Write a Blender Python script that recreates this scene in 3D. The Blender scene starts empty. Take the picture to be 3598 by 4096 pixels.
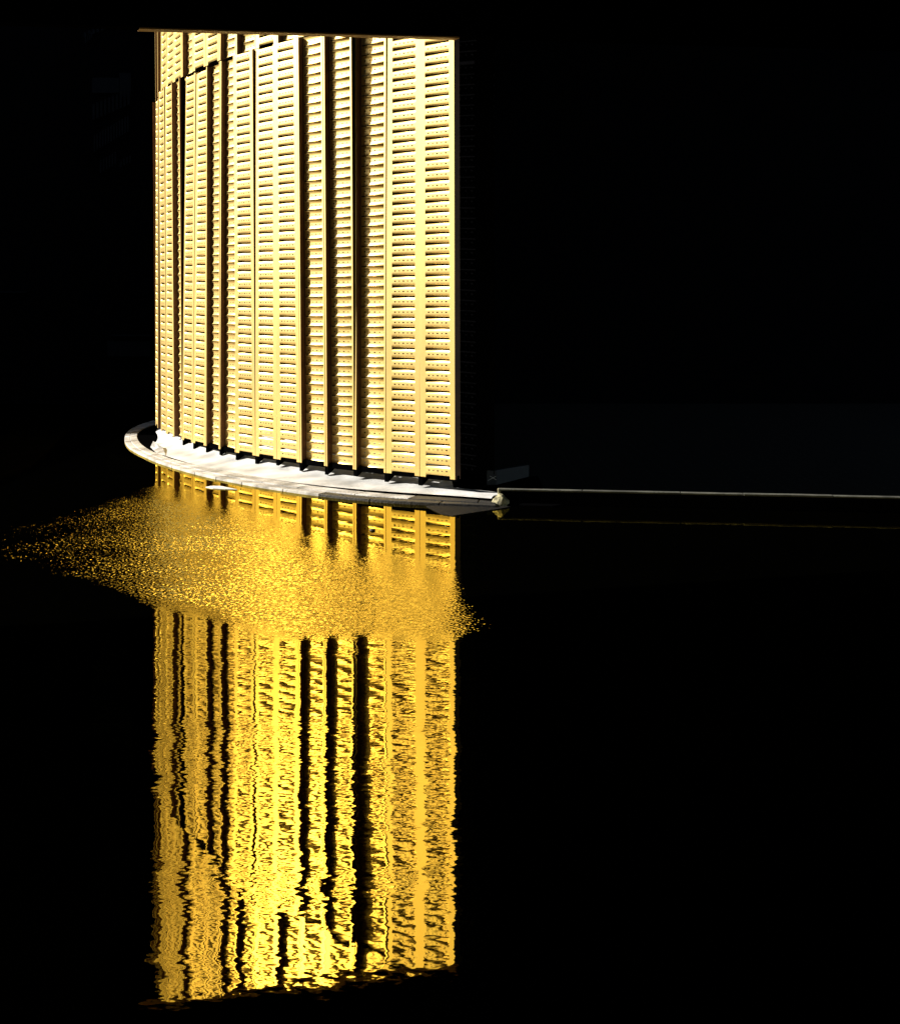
import bpy, bmesh, math, random
from mathutils import Vector, Matrix
random.seed(7)
C = bpy.context.scene.collection
S = bpy.context.scene
F, CH, YH, XC = 5500.0, 3.0, 1228.0, 1799.0      # focal length in photo pixels, eye height, horizon row, centre column

# ------------------------------------------------------------------ camera, world, sun, exposure
cam = bpy.data.cameras.new('camera'); co = bpy.data.objects.new('camera', cam); C.objects.link(co)
co.location = (0, 0, CH); co.rotation_euler = (math.radians(90), 0, 0)
cam.sensor_fit = 'HORIZONTAL'; cam.sensor_width = 36; cam.lens = F/3598*36
cam.shift_y = -(2048-YH)/3598; cam.clip_end = 2000; cam.clip_start = .1
S.camera = co
SUN_EL = math.radians(26); sh = Vector((-.982, .188, 0)).normalized()
sd = Vector((sh.x*math.cos(SUN_EL), sh.y*math.cos(SUN_EL), math.sin(SUN_EL)))
w = bpy.data.worlds.new('World'); S.world = w; w.use_nodes = True
nt = w.node_tree; bg = nt.nodes['Background']; sky = nt.nodes.new('ShaderNodeTexSky')
sky.sky_type = 'NISHITA'; sky.sun_disc = False; sky.sun_elevation = SUN_EL
sky.sun_rotation = math.atan2(sh.x, sh.y)
nt.links.new(sky.outputs[0], bg.inputs[0]); bg.inputs[1].default_value = .05
sl = bpy.data.lights.new('sun', 'SUN'); so = bpy.data.objects.new('sun', sl); C.objects.link(so)
sl.energy = 5; sl.angle = math.radians(.5); sl.color = (1, .95, .86)
so.rotation_euler = sd.to_track_quat('Z', 'Y').to_euler(); so.location = (-30, 20, 30)
S.view_settings.view_transform = 'Standard'; S.view_settings.look = 'None'
S.view_settings.exposure = 1.05; S.view_settings.gamma = 1
S.cycles.max_bounces = 8; S.cycles.glossy_bounces = 5; S.cycles.diffuse_bounces = 4
S.cycles.sample_clamp_indirect = 8

def wp(x, y, z=0.0):                                # a photo pixel on the level z -> plan point
    d = (CH-z)*F/(y-YH); return Vector(((x-XC)*d/F, d, z))
def at(x, d, y):                                    # a photo pixel at depth d -> point
    return Vector(((x-XC)*d/F, d, CH-(y-YH)*d/F))

# ------------------------------------------------------------------ helpers
def mat(name, col, rough=.6, metal=0, var=.25, scale=3, bump=.0, bscale=20, col2=None, sx=(1, 1, 1), spec=.5):
    m = bpy.data.materials.new(name); m.use_nodes = True; t = m.node_tree; N = t.nodes; L = t.links
    b = N['Principled BSDF']; b.inputs['Roughness'].default_value = rough; b.inputs['Metallic'].default_value = metal
    b.inputs['Specular IOR Level'].default_value = spec
    tc = N.new('ShaderNodeTexCoord'); mp = N.new('ShaderNodeMapping'); mp.inputs['Scale'].default_value = sx
    L.new(tc.outputs['Object'], mp.inputs[0])
    n = N.new('ShaderNodeTexNoise'); n.inputs['Scale'].default_value = scale; n.inputs['Detail'].default_value = 6
    L.new(mp.outputs[0], n.inputs['Vector'])
    r = N.new('ShaderNodeValToRGB'); L.new(n.outputs['Fac'], r.inputs[0])
    c2 = col2 or tuple(c*(1-var) for c in col)
    r.color_ramp.elements[0].position = .35; r.color_ramp.elements[1].position = .65
    r.color_ramp.elements[0].color = (*c2, 1); r.color_ramp.elements[1].color = (*col, 1)
    L.new(r.outputs[0], b.inputs['Base Color'])
    if bump:
        n2 = N.new('ShaderNodeTexNoise'); n2.inputs['Scale'].default_value = bscale; n2.inputs['Detail'].default_value = 5
        L.new(tc.outputs['Object'], n2.inputs['Vector'])
        bp = N.new('ShaderNodeBump'); bp.inputs['Strength'].default_value = bump; bp.inputs['Distance'].default_value = .02
        L.new(n2.outputs['Fac'], bp.inputs['Height']); L.new(bp.outputs[0], b.inputs['Normal'])
    return m
def mesh(name, verts, faces, m, parent=None, smooth=False):
    me = bpy.data.meshes.new(name); me.from_pydata([tuple(v) for v in verts], [], faces); me.update()
    if smooth:
        for p in me.polygons: p.use_smooth = True
    me.materials.append(m); o = bpy.data.objects.new(name, me); C.objects.link(o)
    if parent: o.parent = parent
    return o
def thing(name, label, cat, loc=(0, 0, 0), group=None):
    o = bpy.data.objects.new(name, None); C.objects.link(o); o.location = loc; o.empty_display_size = .3
    o['label'] = label; o['category'] = cat
    if group: o['group'] = group
    return o
def tag(o, label, cat, group=None):
    o['label'] = label; o['category'] = cat
    if group: o['group'] = group
    return o
def struct(o): o['kind'] = 'structure'; return o
class MB:
    def __init__(s): s.v = []; s.f = []
    def quad(s, a, b, c, d):
        i = len(s.v); s.v += [a, b, c, d]; s.f.append((i, i+1, i+2, i+3))
    def prism(s, poly, z0, z1):                      # poly: plan points, counter clockwise from above
        n = len(poly); i = len(s.v)
        s.v += [(p[0], p[1], z0) for p in poly]+[(p[0], p[1], z1) for p in poly]
        s.f.append(tuple(range(i+n-1, i-1, -1))); s.f.append(tuple(range(i+n, i+2*n)))
        for k in range(n): s.f.append((i+k, i+(k+1) % n, i+n+(k+1) % n, i+n+k))
    def box(s, x0, x1, y0, y1, z0, z1): s.prism([(x0, y0), (x1, y0), (x1, y1), (x0, y1)], z0, z1)
    def build(s, name, m, parent=None, smooth=False): return mesh(name, s.v, s.f, m, parent, smooth)
def bevel(o, wd=.01, seg=2):
    b = o.modifiers.new('bevel', 'BEVEL'); b.width = wd; b.segments = seg; b.limit_method = 'ANGLE'; return o

# ------------------------------------------------------------------ materials
gold = mat('gold_anodised_sheet', (.98, .73, .26), .40, .62, .08, 3.0, sx=(1, .12, 1), col2=(.90, .62, .21))
t = gold.node_tree; N = t.nodes; L = t.links; b = N['Principled BSDF']
oi = N.new('ShaderNodeObjectInfo'); mr = N.new('ShaderNodeMapRange'); mr.inputs[3].default_value = .86; mr.inputs[4].default_value = 1.06
L.new(oi.outputs['Random'], mr.inputs[0]); hs_ = N.new('ShaderNodeHueSaturation'); L.new(mr.outputs[0], hs_.inputs['Value'])
lk = b.inputs['Base Color'].links[0]; L.new(lk.from_socket, hs_.inputs['Color']); L.new(hs_.outputs[0], b.inputs['Base Color'])
inner_m = mat('shade_black_returns', (.012, .008, .006), .8, 0, .3, 3, spec=.05)  # recess shade put into the colour of the gold sheet's inner returns
shade_brown = mat('shade_brown_returns', (.13, .055, .022), .5, .3, .4, 3)  # brown stands in for shade on the gold sheet's side returns
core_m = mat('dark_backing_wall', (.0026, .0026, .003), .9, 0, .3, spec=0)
concrete = mat('pale_concrete', (.68, .675, .66), .8, 0, .2, 1.6, .35, 25, (.33, .325, .31))
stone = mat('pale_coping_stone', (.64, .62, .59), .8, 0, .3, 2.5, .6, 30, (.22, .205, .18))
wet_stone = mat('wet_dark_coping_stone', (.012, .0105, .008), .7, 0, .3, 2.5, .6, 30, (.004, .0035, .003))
mossy = mat('mossy_stone', (.42, .38, .22), .9, 0, .5, 14, 1.0, 40, (.06, .055, .03))
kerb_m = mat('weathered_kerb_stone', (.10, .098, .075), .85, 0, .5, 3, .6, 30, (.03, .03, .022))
blackc = mat('near_black_concrete', (.0015, .0015, .0017), .95, 0, .3, .6, spec=0)  # one even near-black tone shared by the dark parts
soffit_m = mat('soffit_painted_bounce', (.34, .165, .035), .6, 0, .6, 3, .3, 30, sx=(.4, 1, 1))  # ochre colour stands in for light bounced onto the beam's underside
far_wall = mat('slate_blue_render', (.0015, .002, .0035), .95, 0, .3, .5, spec=.05)
far_win = mat('dim_blue_glazing', (.006, .010, .018), .5, 0, .3, 1, spec=.1)
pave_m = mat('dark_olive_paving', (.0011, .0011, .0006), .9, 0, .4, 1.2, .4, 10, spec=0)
slab_m = mat('wet_grey_slab', (.007, .0064, .006), .8, 0, .2, 6, .3, 50, spec=.1)
white_m = mat('white_sheet', (.8, .8, .78), .7, 0, .1, 6, .3, 30)
plast_m = mat('blue_black_steel', (.009, .011, .014), .6, 0, .3, 6)
chalk_m = mat('grey_scratched_paint', (.75, .75, .75), .8, 0, .3, 20)
leaf_m = mat('dark_wet_leaf', (.02, .015, .01), .6, 0, .3, 20)

# brick paving with mortar joints
brick_m = bpy.data.materials.new('dark_brick_paving'); brick_m.use_nodes = True
t = brick_m.node_tree; N = t.nodes; L = t.links; b = N['Principled BSDF']
b.inputs['Roughness'].default_value = .9; b.inputs['Specular IOR Level'].default_value = .1
tc = N.new('ShaderNodeTexCoord'); br = N.new('ShaderNodeTexBrick'); L.new(tc.outputs['Object'], br.inputs[0])
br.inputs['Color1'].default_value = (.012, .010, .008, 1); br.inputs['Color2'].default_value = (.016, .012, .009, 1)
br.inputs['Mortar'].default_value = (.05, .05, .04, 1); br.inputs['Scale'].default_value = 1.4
br.inputs['Mortar Size'].default_value = .012; br.inputs['Brick Width'].default_value = .9
L.new(br.outputs[0], b.inputs['Base Color'])

# water: mirror-like film; a band of fine wind ripples crosses it, with long slow wavelets nearer the eye
water_m = bpy.data.materials.new('dark_still_water'); water_m.use_nodes = True
t = water_m.node_tree; N = t.nodes; L = t.links; N.clear()
def nd(ty, **k):
    n = N.new(ty)
    for a, v in k.items(): setattr(n, a, v)
    return n
def val(x):
    return x
def M(op, a, b=None, c=None, clamp=False):
    n = nd('ShaderNodeMath', operation=op, use_clamp=clamp)
    for i, x in enumerate((a, b, c)):
        if x is None: continue
        if isinstance(x, (int, float)): n.inputs[i].default_value = x
        else: L.new(x, n.inputs[i])
    return n.outputs[0]
def sm(x, a, b2, lo=0., hi=1.):
    n = nd('ShaderNodeMapRange', interpolation_type='SMOOTHSTEP'); L.new(x, n.inputs[0])
    for i, q in enumerate((a, b2, lo, hi)): n.inputs[i+1].default_value = q
    return n.outputs[0]
tc = nd('ShaderNodeTexCoord'); P = tc.outputs['Object']
sep = nd('ShaderNodeSeparateXYZ'); L.new(P, sep.inputs[0]); X, Y = sep.outputs[0], sep.outputs[1]
def noise(scale, sx, sy, rot=0., detail=2., rough=.5, off=0.):
    mp = nd('ShaderNodeMapping'); mp.inputs['Scale'].default_value = (sx, sy, 1); mp.inputs['Rotation'].default_value = (0, 0, rot)
    mp.inputs['Location'].default_value = (off, off*.7, off)
    L.new(P, mp.inputs[0]); n = nd('ShaderNodeTexNoise'); n.inputs['Scale'].default_value = scale
    n.inputs['Detail'].default_value = detail; n.inputs['Roughness'].default_value = rough
    L.new(mp.outputs[0], n.inputs['Vector']); return n
def slope(n, amp, kx=1., ky=1.):
    v = nd('ShaderNodeVectorMath', operation='SUBTRACT'); L.new(n.outputs['Color'], v.inputs[0]); v.inputs[1].default_value = (.5, .5, .5)
    v2 = nd('ShaderNodeVectorMath', operation='MULTIPLY'); L.new(v.outputs[0], v2.inputs[0]); v2.inputs[1].default_value = (kx, ky, 0)
    v3 = nd('ShaderNodeVectorMath', operation='SCALE'); L.new(v2.outputs[0], v3.inputs[0])
    if isinstance(amp, (int, float)): v3.inputs['Scale'].default_value = amp
    else: L.new(amp, v3.inputs['Scale'])
    return v3.outputs[0]
def vadd(a, b2):
    v = nd('ShaderNodeVectorMath', operation='ADD'); L.new(a, v.inputs[0]); L.new(b2, v.inputs[1]); return v.outputs[0]
wob = noise(.8, 1, 1.5, 0, 3, .6, 3).outputs['Fac']
wob = M('MULTIPLY', M('SUBTRACT', wob, .5), 1.6)
near = M('ADD', M('MULTIPLY', M('MAXIMUM', M('SUBTRACT', M('MULTIPLY', X, -1), 1.5), 0), .95), 12.5)
far = M('MINIMUM', M('ADD', M('MULTIPLY', X, -1.5), 15.3), M('ADD', M('MULTIPLY', X, 3.0), 38.2))
dn = M('ADD', M('SUBTRACT', Y, near), M('MULTIPLY', wob, .35))
df = M('ADD', M('SUBTRACT', far, Y), M('MULTIPLY', wob, .6))
zone = M('MULTIPLY', sm(dn, -.25, .5), sm(df, -1.0, 2.6))
leftw = sm(X, .5, -5.5, .62, 2.2)
patch = sm(noise(.8, 1, 1.3, .3, 3, .6, 9).outputs['Fac'], .35, .62, .72, 1.15)
amp_r = M('MULTIPLY', M('MULTIPLY', zone, leftw), patch)
nearer = sm(Y, 13, 4.5, .7, 1.15)
patch2 = sm(noise(1.1, .6, 1.6, 0, 3, .6, 5).outputs['Fac'], .38, .62, .35, 1.3)
amp_c = M('MULTIPLY', M('MULTIPLY', nearer, patch2), M('MULTIPLY', sm(Y, 22, 15, .35, 1), sm(Y, 5.7, 7.0, .4, 1)))
s1 = slope(noise(33, 1.1, .75, .14, 2, .55), amp_r, 1.0, .6)
s2 = slope(noise(9, 1.3, 2.4, .08, 2.5, .55, 7), M('MULTIPLY', amp_c, .030), 1.0, 1.0)
s3 = slope(noise(2.2, 1., 1.8, -.1, 1.5, .5, 11), M('MULTIPLY', amp_c, .022), 1.0, .8)
base = nd('ShaderNodeCombineXYZ'); base.inputs[2].default_value = 1
nv = vadd(vadd(vadd(base.outputs[0], s1), s2), s3)
nn = nd('ShaderNodeVectorMath', operation='NORMALIZE'); L.new(nv, nn.inputs[0])
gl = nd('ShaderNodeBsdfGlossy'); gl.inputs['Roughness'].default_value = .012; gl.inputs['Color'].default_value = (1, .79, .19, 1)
L.new(nn.outputs[0], gl.inputs['Normal'])
df_ = nd('ShaderNodeBsdfDiffuse'); df_.inputs[0].default_value = (.0003, .0003, .0002, 1)
fr = nd('ShaderNodeFresnel'); fr.inputs[0].default_value = 1.9
fac = M('ADD', M('MULTIPLY', fr.outputs[0], .60), .065, clamp=True)
mx = nd('ShaderNodeMixShader'); L.new(fac, mx.inputs[0]); L.new(df_.outputs[0], mx.inputs[1]); L.new(gl.outputs[0], mx.inputs[2])
out = nd('ShaderNodeOutputMaterial'); L.new(mx.outputs[0], out.inputs[0])

# ------------------------------------------------------------------ the setting
m_ = MB(); m_.quad((-300, -60, 0), (300, -60, 0), (300, 400, 0), (-300, 400, 0))
struct(m_.build('water', water_m))

# ------------------------------------------------------------------ plan line of the clad wall: panels of equal width on the photo's joints
W = .726
xs = [1820, 1678, 1542, 1417, 1302, 1200, 1106, 1021, 943, 877, 822, 771, 728, 695, 666, 644, 631, 622]
d0 = F*CH/761; PL = [Vector(((xs[0]-XC)*d0/F, d0))]
for x in xs[1:]:
    k = (x-XC)/F; X0, Y0 = PL[-1]; a = k*k+1; b_ = -2*(k*X0+Y0); c_ = X0*X0+Y0*Y0-W*W
    yy = (-b_+math.sqrt(b_*b_-4*a*c_))/2/a; PL.append(Vector((k*yy, yy)))
# smooth the directions a little so the drum turns evenly
ang = [math.atan2(PL[i].x-PL[i+1].x, PL[i+1].y-PL[i].y) for i in range(len(PL)-1)]
while len(ang) < 26: ang.append(ang[-1]-math.radians(5.5))       # the drum goes on round the back
for i in range(17, 26):
    PL.append(PL[-1]+W*Vector((-math.sin(ang[i]), math.cos(ang[i])))) if len(PL) < i+2 else None
PR = PL[0]-W*Vector((-math.sin(ang[0]), math.cos(ang[0])))       # the open bay to the right of the last lit panel
NP = len(PL)-1
def nrm(i):                                                       # outward normal at joint i
    a = ang[max(0, i-1)]; b2 = ang[min(NP-1, i)]; a = (a+b2)/2
    tdir = Vector((-math.sin(a), math.cos(a))); return Vector((-tdir.y, tdir.x)).normalized()
for i in (0,):
    n0 = nrm(0)
    if n0.dot(-PL[0]) < 0: SG = -1
    else: SG = 1
def outn(i): return nrm(i)*SG

D = .112; PITCH = .1685; HB = .276
def hood(v):                                                      # pressed relief: 1 at the slit, 0 at the flat perforated band
    ks = [(.0085, 1.), (.0125, .80), (.019, .52), (.028, .27), (.041, .09), (.060, 0.)]
    return ks
def panel_mesh(name, kind, rows, extra=.03):
    """local x = along the wall (right to left), y = up, z = outward"""
    V = []; Fc = []; MI = []; SMO = []
    def q(*p, mi=0, smo=False):
        i = len(V); V.extend(p); Fc.append(tuple(range(i, i+len(p)))); MI.append(mi); SMO.append(smo)
    g = .006; w0, w1 = g, W-g; H = rows*PITCH
    lip = .036; th = .004
    if kind == 'F': zf = 0.; a0, a1 = .105, W-.125; sgn = -1; ra, rb = w0, w1
    else: zf = -D; ra, rb = w0+lip, w1-lip; a0, a1 = ra+.012, rb-.012; sgn = 1
    h = .019 if kind == 'F' else .028
    # returns, lips
    if kind == 'F':
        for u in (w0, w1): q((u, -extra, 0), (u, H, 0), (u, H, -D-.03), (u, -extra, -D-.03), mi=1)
        q((w0, -extra, 0), (w1, -extra, 0), (w1, -extra, -.02), (w0, -extra, -.02)) if False else None
    else:
        for u, s in ((w0, 1), (w1, -1)):
            q((u, -extra, 0), (u+s*lip, -extra, 0), (u+s*lip, H, 0), (u, H, 0))
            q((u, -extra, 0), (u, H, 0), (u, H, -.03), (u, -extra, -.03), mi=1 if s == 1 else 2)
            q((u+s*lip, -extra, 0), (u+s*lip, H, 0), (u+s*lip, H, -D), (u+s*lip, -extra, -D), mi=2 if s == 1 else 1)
    # flat flanges beside the relief (they run a little below the last slit)
    q((ra, -extra, zf), (a0, -extra, zf), (a0, H, zf), (ra, H, zf))
    q((a1, -extra, zf), (rb, -extra, zf), (rb, H, zf), (a1, H, zf))
    tap = .022 if kind == 'F' else .010
    cols = [(a0, 0), (a0+tap, 1), (a1-tap, 1), (a1, 0)]
    ks = hood(0)
    for r in range(rows):
        v0 = r*PITCH
        for up in (0, 1):                                          # up=0: above the slit, up=1: below the next slit
            base = v0 if not up else v0+PITCH; s = 1 if not up else -1
            pr = []
            for (dv, b2) in ks:
                if kind == 'F' and dv < .02: dv += .006
                row = []
                for (u, k) in cols:
                    dd = dv if k or b2 < .95 else .0
                    row.append((u, base+s*dd, zf+sgn*h*b2*k))
                pr.append(row)
            for i in range(len(pr)-1):
                for j in range(3):
                    A, B, Cc, Dd = pr[i][j], pr[i][j+1], pr[i+1][j+1], pr[i+1][j]
                    q(A, B, Cc, Dd, smo=True) if s == 1 else q(Dd, Cc, B, A, smo=True)
        # perforated band
        b0, b1 = v0+.060, v0+PITCH-.060; vm = (b0+b1)/2
        cc = (a0+a1)/2; hs = (a1-a0-.05)/5
        q((a0, b0, zf), (cc-2.5*hs, b0, zf), (cc-2.5*hs, b1, zf), (a0, b1, zf))
        q((cc+2.5*hs, b0, zf), (a1, b0, zf), (a1, b1, zf), (cc+2.5*hs, b1, zf))
        for k in range(5):
            uc = cc+(k-2)*hs; rx = .020 if k % 2 == 0 else .0125; ry = .0115
            L0, R0 = uc-hs/2, uc+hs/2
            outp = [(L0, b0), (uc, b0), (R0, b0), (R0, vm), (R0, b1), (uc, b1), (L0, b1), (L0, vm)]
            inn = [(uc-rx*.75, vm-ry*.8), (uc, vm-ry), (uc+rx*.75, vm-ry*.8), (uc+rx, vm), (uc+rx*.75, vm+ry*.8), (uc, vm+ry), (uc-rx*.75, vm+ry*.8), (uc-rx, vm)]
            for e in range(8):
                e2 = (e+1) % 8
                q((*outp[e], zf), (*outp[e2], zf), (*inn[e2], zf), (*inn[e], zf))
    me = bpy.data.meshes.new(name); me.from_pydata(V, [], Fc)
    for p_, a_, b_ in zip(me.polygons, MI, SMO): p_.material_index = a_; p_.use_smooth = b_
    bm = bmesh.new(); bm.from_mesh(me); bmesh.ops.remove_doubles(bm, verts=bm.verts, dist=.0004)
    bm.to_mesh(me); bm.free(); me.update(); me.materials.append(gold); me.materials.append(shade_brown); me.materials.append(inner_m); return me
ROWS_L, ROWS_U = 44, 27
ZL = HB+.03; ZU = ZL+ROWS_L*PITCH+.045
meshes = {(k, t_): panel_mesh('%s_panel' % ('flush' if k == 'F' else 'recessed'), k, ROWS_L if t_ == 'L' else ROWS_U) for k in 'FB' for t_ in 'LU'}
LOW = 'FFBBBFFFBBFFBFFBF'+'FFBFFBFFB'
UPP = 'FFBFFBFBBFFBFFFBB'+'FBFFBFFBF'
bld = thing('clad_building', 'round building clad in gold perforated metal panels above a white plinth', 'building', (PL[8].x, PL[8].y, 0))
inv = Matrix.Translation(-bld.location)
def place(me, i, z, name):
    o = bpy.data.objects.new(name, me); C.objects.link(o); o.parent = bld
    a, b2 = PL[i], PL[i+1]; tx = (b2-a).normalized(); n = Vector((-tx.y, tx.x))*SG
    tilt = random.uniform(-.011, .011); n3 = Vector((n.x, n.y, tilt)).normalized(); t3 = Vector((tx.x, tx.y, 0))
    up = t3.cross(n3) if t3.cross(n3).z > 0 else n3.cross(t3)
    m4 = Matrix(((t3.x, up.x, n3.x, a.x), (t3.y, up.y, n3.y, a.y), (t3.z, up.z, n3.z, z), (0, 0, 0, 1)))
    o.matrix_local = inv @ m4; return o
for i in range(min(NP, 24)):
    place(meshes[(LOW[i], 'L')], i, ZL, 'wall_panel')
    place(meshes[(UPP[i], 'U')], i, ZU, 'wall_panel')

def off(i, o):                                                    # joint i moved outward by o
    if i < 0: return PR+outn(0)*o
    return PL[i]+outn(i)*o
# backing wall, one metre behind the skin, and an added slab overhead to block the sky
def rel(p): return (p[0]-bld.location.x, p[1]-bld.location.y)
IDX = list(range(-1, NP+1))
line = [rel(off(i, -.8 if i < 6 else (-.6 if i < 12 else -.35))) for i in IDX]
line[0] = rel(PL[0].lerp(PR, .24)+outn(0)*-.8)
rig = rel(PR+Vector((-.2, 9))); lef = rel(PL[-1]+Vector((2, 4)))
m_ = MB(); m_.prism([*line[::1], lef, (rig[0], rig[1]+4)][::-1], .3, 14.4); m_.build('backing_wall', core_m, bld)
m_ = MB(); m_.prism([rel(p) for p in ((-9, 16.5), (14, 14.5), (16, 41.5), (-9, 41.5))], 14.42, 15.0); m_.build('sky_block_slab', blackc, bld)  # unseen slab added to cut sky light from overhead
# white plinth: a hollow sweep from beneath the skin out to the ledge
bo = {-1: .02, 0: .15, 1: .33, 2: .48, 3: .58, 4: .64, 5: .66, 8: .64, 12: .55, 13.5: .42, 15: .1, 17: -.1, 19: -.1}
def lerp_t(tb, i):
    ks = sorted(tb)
    if i <= ks[0]: return tb[ks[0]]
    for a, b2 in zip(ks, ks[1:]):
        if i <= b2: return tb[a]+(tb[b2]-tb[a])*(i-a)/(b2-a)
    return tb[ks[-1]]
profR = [(.72, -1), (.34, -1), (.17, -.95), (.13, -.7), (.108, -.45), (.085, -.1), (.066, .3), (.053, .65), (.045, 1.)]
profL = [(.72, -1), (.50, -1), (.34, -.95), (.24, -.75), (.17, -.40), (.12, .05), (.085, .4), (.06, .75), (.045, 1.)]
n_ = len(profR)
V = []; Fc = []; SUB = 4; cols = []
for i in range(-1, NP):
    for s in range(SUB):
        f = s/SUB; cols.append((off(i, 0).lerp(off(i+1, 0), f), (outn(max(i, 0))*(1-f)+outn(i+1)*f).normalized(), i+f))
cols.append((off(NP, 0), outn(NP), NP))
for (p, n, ii) in cols:
    rec = lerp_t({-1: .42, 0: .42, 5: .36, 8: .26, 12: .10, 13.5: .05, 15: .15, 17: .26}, ii); o_ = lerp_t(bo, ii); bt = min(1, max(0, ii/9))
    for (z, k), (z2, k2) in zip(profR, profL):
        z = z*(1-bt)+z2*bt; k = k*(1-bt)+k2*bt
        if ii < .6: z = min(z, .085)
        if z > .2: k = min(-1, -.17/rec)
        dd = k*rec if k < 0 else k*o_
        q_ = p+n*dd; V.append((q_.x-bld.location.x, q_.y-bld.location.y, z))
for c in range(len(cols)-1):
    for r in range(n_-1): Fc.append((c*n_+r, (c+1)*n_+r, (c+1)*n_+r+1, c*n_+r+1))
mesh('plinth', V, Fc, concrete, bld, True)

m_ = MB()                                                          # black rail that carries the feet of the panels
for i in range(0, 11):
    a0_, a1_, b0_, b1_ = off(i, -.05), off(i+1, -.05), off(i+1, -.11), off(i, -.11)
    m_.prism([rel(p) for p in (a0_, a1_, b1_ if False else b0_, b1_)][::1], .24, .33)
m_.build('base_rail', blackc, bld)
for i in range(1, 13):                                             # black wedges added under the panel joints to give a jagged shadow
    p_, n_o = off(i, 0), outn(i); t_o = Vector((-n_o.y, n_o.x))*.045
    m_ = MB(); pts = [(-.02, .31), (-.30, .31), (-.02, .125 if i % 3 else .16)]
    V = [(*rel(p_+n_o*o_+t_o*s_), z) for s_ in (-1, 1) for (o_, z) in pts]
    mesh('shadow_wedge', V, [(0, 1, 2), (5, 4, 3), (0, 3, 4, 1), (1, 4, 5, 2), (2, 5, 3, 0)], blackc, bld)
# ------------------------------------------------------------------ stone ledge round the foot: coping stones in two courses
outer = [(640, 1672), (560, 1694), (520, 1714), (504, 1730), (497, 1748), (500, 1766), (516, 1786), (545, 1803), (578, 1818), (620, 1838), (699, 1864), (820, 1897), (1000, 1932), (1200, 1963), (1400, 1987), (1600, 2003), (1820, 2012), (1985, 2018)]
inner = [(690, 1682), (600, 1700), (565, 1714), (546, 1728), (541, 1746), (552, 1770), (578, 1792), (605, 1806), (634, 1818), (665, 1831), (735, 1851), (840, 1875), (1010, 1908), (1205, 1940), (1400, 1964), (1600, 1982), (1820, 1994), (1980, 2006)]
ZLG = .055
def resample(pts, n):
    ds = [0]
    for a, b2 in zip(pts, pts[1:]): ds.append(ds[-1]+(b2-a).length)
    outp = []
    for k in range(n+1):
        t_ = ds[-1]*k/n
        for j in range(len(pts)-1):
            if t_ <= ds[j+1]+1e-9:
                f = (t_-ds[j])/(ds[j+1]-ds[j]); outp.append(pts[j].lerp(pts[j+1], f)); break
    return outp
def smooth(p, it=3):
    for _ in range(it): p = [p[0]]+[(p[i-1]+p[i]*2+p[i+1])/4 for i in range(1, len(p)-1)]+[p[-1]]
    return p
NS = 132
o2 = smooth(resample([wp(x, y, ZLG).to_2d() for x, y in outer], NS), 12)
# pair each outer sample with the nearest point of the inner line
in2 = smooth(resample([wp(x, y, ZLG).to_2d() for x, y in inner], NS), 12)
ledge = thing('stone_ledge', 'pale curved stone ledge lying round the foot of the gold building at the water', 'ledge', (o2[70].x, o2[70].y, 0))
lo = ledge.location
def block(i0, i1, f0, f1, z1, name='coping_stone'):
    m_ = MB(); top = []; A = []; B = []
    for k in range(i0, i1+1):
        e = .06 if k == i0 else (-.06 if k == i1 else 0)
        kk = min(NS, max(0, k)); nx = min(NS, kk+1); 
        po = o2[kk].lerp(o2[nx], max(0, e)) if e >= 0 else o2[kk].lerp(o2[kk-1], -e)
        pi = in2[kk].lerp(in2[nx], max(0, e)) if e >= 0 else in2[kk].lerp(in2[kk-1], -e)
        A.append(po.lerp(pi, f0)); B.append(po.lerp(pi, f1))
    poly = [(p.x-lo.x, p.y-lo.y) for p in A]+[(p.x-lo.x, p.y-lo.y) for p in reversed(B)]
    area = sum(poly[i][0]*poly[(i+1) % len(poly)][1]-poly[(i+1) % len(poly)][0]*poly[i][1] for i in range(len(poly)))
    if area < 0: poly.reverse()
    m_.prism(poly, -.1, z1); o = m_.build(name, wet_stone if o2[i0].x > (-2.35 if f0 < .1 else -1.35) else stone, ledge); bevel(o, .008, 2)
    o.rotation_euler = (random.uniform(-.004, .004), random.uniform(-.003, .003), 0) if False else (0, 0, 0); return o
i = 0; ri = random.Random(3)
while i < NS:
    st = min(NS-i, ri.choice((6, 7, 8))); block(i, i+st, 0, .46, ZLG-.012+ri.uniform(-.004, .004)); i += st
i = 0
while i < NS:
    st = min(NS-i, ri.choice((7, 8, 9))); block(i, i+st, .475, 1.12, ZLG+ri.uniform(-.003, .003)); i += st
# tilted stone at the left foot of the plinth
m_ = MB()
p_ = [wp(601, 1788, .05), wp(628, 1815, .05), wp(664, 1822, .05), wp(652, 1790, .12), wp(612, 1763, .22)]
V = [tuple(p) for p in p_]+[(p.x+.1, p.y+.1, -.1) for p in p_]
tag(bevel(mesh('tilted_stone', V, [(4, 3, 2, 1, 0), (0, 1, 6, 5), (1, 2, 7, 6), (2, 3, 8, 7), (3, 4, 9, 8), (4, 0, 5, 9), (5, 6, 7, 8, 9)], stone), .01), 'pale slab stone leaning against the left end of the white plinth', 'stone')
# dark earth inside the ledge
m_ = MB(); poly = [in2[k] for k in range(0, 60, 3)]+[Vector((-3, 27)), Vector((-3, 36))]
m_.prism([(p.x, p.y) for p in poly], -.1, .03); struct(m_.build('earth', blackc))

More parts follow.
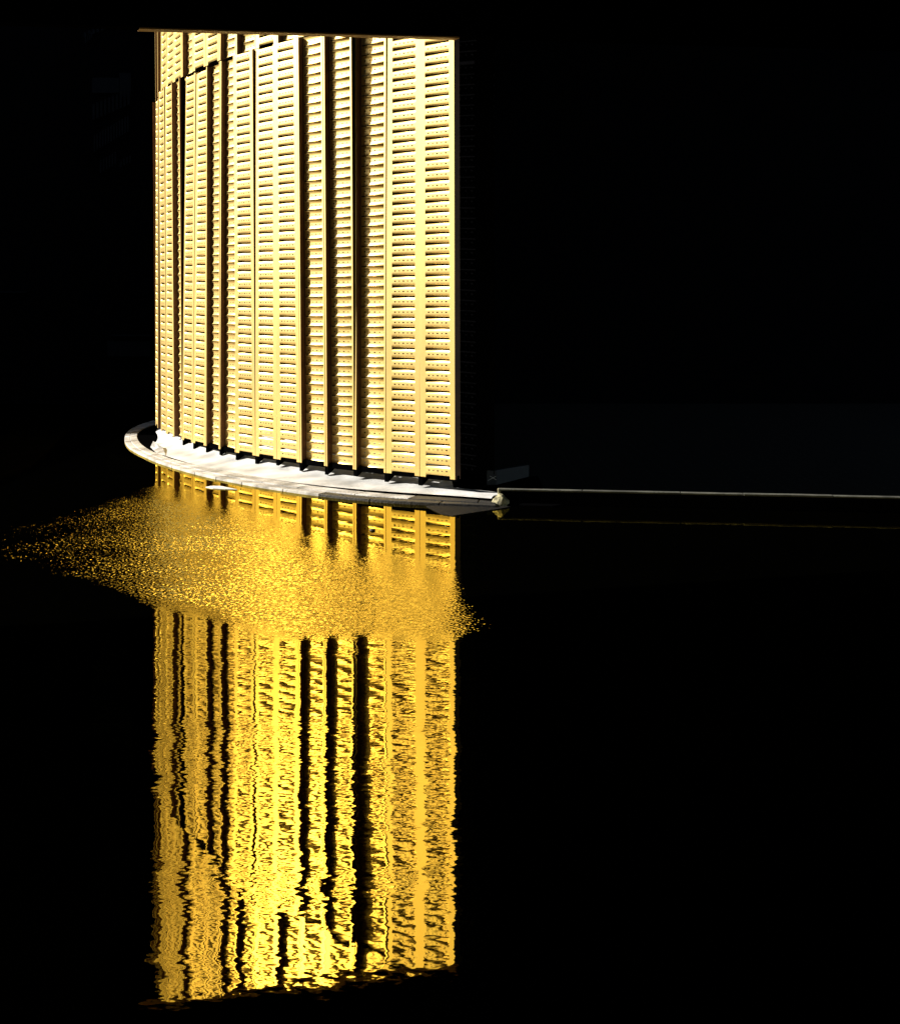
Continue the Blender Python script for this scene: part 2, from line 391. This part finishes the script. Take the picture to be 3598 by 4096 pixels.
# ------------------------------------------------------------------ bridge whose edge beam crosses the top of the view
br_ = thing('bridge', 'dark bridge spanning overhead with an ochre-lit lower edge', 'bridge')
bl = at(640, F*CH/832, 127); brt = at(1822, F*CH/776, 160)
dirb = (brt-bl); sl_ = Vector((dirb.x, dirb.y, dirb.z)); nb = Vector((sl_.y, -sl_.x, 0)).normalized()  # toward the eye
def bp(t_, o_, dz): p = bl+sl_*t_+nb*o_; return Vector((p.x, p.y, p.z+dz))
def bar(t0, t1, o0, o1, z0, z1, name, m):
    vs = [bp(t0, o0, z0), bp(t1, o0, z0), bp(t1, o1, z0), bp(t0, o1, z0), bp(t0, o0, z1), bp(t1, o0, z1), bp(t1, o1, z1), bp(t0, o1, z1)]
    return mesh(name, vs, [(0, 1, 2, 3), (7, 6, 5, 4), (0, 4, 5, 1), (1, 5, 6, 2), (2, 6, 7, 3), (3, 7, 4, 0)], m, br_)
bar(-.07, 1.0, .0, .20, .0, .02, 'soffit_bounce_strip', soffit_m)  # added strip along the lit stretch, bounce light in its colour
bar(-4.5, 5.5, .003, .24, .022, 1.3, 'edge_beam', blackc)
bar(-4.5, 5.5, .24, 26, .75, 1.15, 'deck', blackc)

# ------------------------------------------------------------------ right bank
kl = [at(1990, 20.9, 1957), at(3640, 20.0, 1989), at(5200, 19.3, 2008)]
kb = thing('canal_kerb', 'long low weathered kerb wall running right along the black water', 'kerb', (kl[0].x, kl[0].y, 0))
L0 = kl[0]; dk = (Vector((kl[1].x, kl[1].y))-Vector((L0.x, L0.y))); kn = Vector((-dk.y, dk.x)).normalized(); kd = dk.normalized()
def kpt(s, o_): p = Vector((L0.x, L0.y))+kd*s+kn*o_; return (p.x-L0.x, p.y-L0.y)
zt = L0.z; s = 0; rk = random.Random(5)
m_ = MB(); m_.prism([kpt(0.02, .02), kpt(12, .02), kpt(12, .16), kpt(.02, .16)], -.2, zt-.03); m_.build('wall', blackc, kb)
while s < 11.5:
    ln = rk.uniform(.9, 1.5); dz = rk.uniform(-.004, .004); ys = rk.uniform(-.006, .006)
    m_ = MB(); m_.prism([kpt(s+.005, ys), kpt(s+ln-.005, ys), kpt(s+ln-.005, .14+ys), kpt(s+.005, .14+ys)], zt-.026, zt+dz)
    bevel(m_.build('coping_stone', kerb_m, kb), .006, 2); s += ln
m_ = MB(); m_.prism([kpt(.1, -.20), kpt(.85, -.24), kpt(1.0, -.02), kpt(.1, -.01)], -.1, .03); bevel(m_.build('footing', blackc, kb), .01)

bm = bmesh.new(); bmesh.ops.create_icosphere(bm, subdivisions=4, radius=1)
for v in bm.verts:
    n = v.co.copy(); r = 1+.05*math.sin(5*n.x+2*n.z)+.04*math.sin(9*n.y+4*n.x)+.035*math.sin(17*n.z+8*n.x)
    v.co = Vector((n.x*.135*r, n.y*.16*r, max(-.03, n.z*.15*r) if n.x < .3 else n.z*.13*r))
me = bpy.data.meshes.new('mossy_stone'); bm.to_mesh(me); bm.free(); me.materials.append(mossy)
for p in me.polygons: p.use_smooth = True
mo = bpy.data.objects.new('mossy_stone', me); C.objects.link(mo); mp_ = at(2003, 20.8, 2018); mo.location = (mp_.x, mp_.y, .02)
tag(mo, 'rounded mossy boulder at the tip of the white plinth and start of the kerb', 'stone')
m_ = MB(); a_ = at(1990, 20.95, 1957); m_.prism([(a_.x, a_.y-.05), (a_.x+.045, a_.y-.05), (a_.x+.045, a_.y+.10), (a_.x, a_.y+.1)], .05, a_.z+.004)
es = bevel(m_.build('end_stone', mossy, kb), .006); es.location = (-kb.location.x, -kb.location.y, 0)

bankp = [(PR.x+.05, PR.y+.15), (L0.x+.02, L0.y+.18), (kl[1].x, kl[1].y+.17), (60, 12), (60, 60), (PR.x+.05, 60)]
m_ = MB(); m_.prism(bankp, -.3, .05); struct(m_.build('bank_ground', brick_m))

# black beam with an X scratched on its end
A = at(1946, 22.2, 1941); be = thing('square_beam', 'short black square beam lying on the bank with a grey X scratched on its end', 'beam', (A.x, A.y, A.z))
wB, hB, lx, ly = .158, .24, .58, .95
vs = [(0, 0, 0), (wB, .02, 0), (wB+lx, ly, .02), (lx, ly, .02), (0, 0, hB), (wB, .02, hB), (wB+lx, ly, hB-.02), (lx, ly, hB-.02)]
bevel(mesh('shaft', vs, [(3, 2, 1, 0), (4, 5, 6, 7), (0, 1, 5, 4), (1, 2, 6, 5), (2, 3, 7, 6), (3, 0, 4, 7)], plast_m, be), .006)
def stroke(x0, z0, x1, z1, wd=.005):
    d = Vector((x1-x0, z1-z0)).normalized(); n = Vector((-d.y, d.x))*wd/2; y = lambda x: -.0035+x*.02/wB
    return [(x0+n.x, y(x0), z0+n.y), (x1+n.x, y(x1), z1+n.y), (x1-n.x, y(x1), z1-n.y), (x0-n.x, y(x0), z0-n.y)]
V = stroke(.02, .075, .15, .145)+stroke(.05, .150, .155, .085); mesh('scratched_cross', V, [(0, 1, 2, 3), (4, 5, 6, 7)], chalk_m, be)
m_ = MB(); m_.box(A.x-.05, A.x+.9, A.y-.1, A.y+1.2, .0, A.z); m_.build('bearing_block', blackc); bb = bpy.data.objects['bearing_block']; tag(bb, 'low black footing block under the square beam on the bank', 'block')

# ------------------------------------------------------------------ things in the water
def flat(name, px, z, th, m, label, cat):
    pts = [wp(x, y, z) for x, y in px]; area = sum(pts[i].x*pts[(i+1) % len(pts)].y-pts[(i+1) % len(pts)].x*pts[i].y for i in range(len(pts)))
    if area < 0: pts.reverse()
    m_ = MB(); m_.prism([(p.x, p.y) for p in pts], z-th, z); o = m_.build(name, m); return tag(o, label, cat)
flat('apron_slab', [(1704, 2024), (1745, 2019), (1830, 2018), (1960, 2023), (2040, 2026), (1985, 2036), (1890, 2050), (1812, 2062), (1765, 2054), (1735, 2040)], .012, .05, slab_m, 'dark grey pointed slab lying awash below the right end of the plinth', 'slab')
flat('white_sliver', [(822, 1947), (845, 1943), (880, 1943), (915, 1950), (948, 1957), (900, 1955), (850, 1952)], .014, .03, white_m, 'slim white sliver lying on the gold reflection near the ledge', 'foam sheet')  # thin flat white piece at water level
bm = bmesh.new(); bmesh.ops.create_icosphere(bm, subdivisions=2, radius=.034)
for v in bm.verts: v.co.z *= .6; v.co.x *= 1.15+.3*math.sin(40*v.co.y)
me = bpy.data.meshes.new('floating_lump'); bm.to_mesh(me); bm.free(); me.materials.append(leaf_m)
o = bpy.data.objects.new('floating_lump', me); C.objects.link(o); p = wp(1489, 2123, 0); o.location = (p.x, p.y, .008)
tag(o, 'tiny black lump of leaves floating beside the dark column reflection', 'debris')

# ------------------------------------------------------------------ left quay, the dark buildings behind, unseen light blockers
m_ = MB(); q0 = [wp(-400, 1936, .05), wp(200, 1934, .05), wp(330, 1925, .05), wp(360, 1880, .05), wp(380, 1800, .05), wp(390, 1745, .05)]
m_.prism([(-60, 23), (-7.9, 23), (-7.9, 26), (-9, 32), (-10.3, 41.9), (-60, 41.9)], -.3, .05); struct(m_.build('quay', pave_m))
fb = thing('office_block', 'dim blue-black block with slatted windows far behind the left bank', 'building', (-12, 42, 0))
m_ = MB(); m_.box(-40, 42, 0, 10, -.2, 55); m_.build('wall', far_wall, fb)
def win(x0, y0, x1, y1, bars=0):
    a = at(x0, 41.9, y0); b2 = at(x1, 41.9, y1); 
    if bars:
        n = bars
        m_ = MB(); st = (b2.x-a.x)/n
        for k in range(n): m_.box(a.x+k*st+12, a.x+k*st+st*.62+12, -.12, .0, b2.z+k*.05, a.z+k*.05)
        m_.build('slatted_window', far_win, fb)
    else:
        m_ = MB(); m_.box(a.x+12, b2.x+12, -.10, 0, b2.z, a.z); m_.build('window', far_win, fb)
win(335, 128, 490, 148, 9); win(340, 148, 372, 172, 4); win(370, 415, 526, 478, 10); win(375, 540, 520, 605, 13); win(400, 640, 470, 690, 6); win(480, 640, 530, 668, 4)
win(368, 310, 476, 370); win(478, 290, 524, 385); win(430, 1365, 600, 1425); win(430, 1665, 505, 1725)
m_ = MB(); a = at(450, 41.9, 1338); b2 = at(640, 41.9, 1344); m_.box(a.x+12, b2.x+14, -.3, 0, b2.z, a.z); m_.build('string_course', far_win, fb)
m_ = MB(); a = at(-300, 41.9, 1165); b2 = at(115, 41.9, 1170); m_.box(a.x+12, b2.x+12, -.3, 0, b2.z, a.z); m_.build('string_course', far_win, fb)
m_ = MB(); m_.box(-22, -20, 10, 41.9, -.2, 6.2); m_.box(-60, -24, -40, 9, -.2, 50); m_.box(-22.5, -19.5, 34.9, 41.9, -.2, 13); wl = m_.build('light_block_walls', blackc)  # unseen walls and tower added to shade the left side and hide sky
tag(wl, 'unseen dark walls added beyond the left bank to block sun and sky', 'wall')
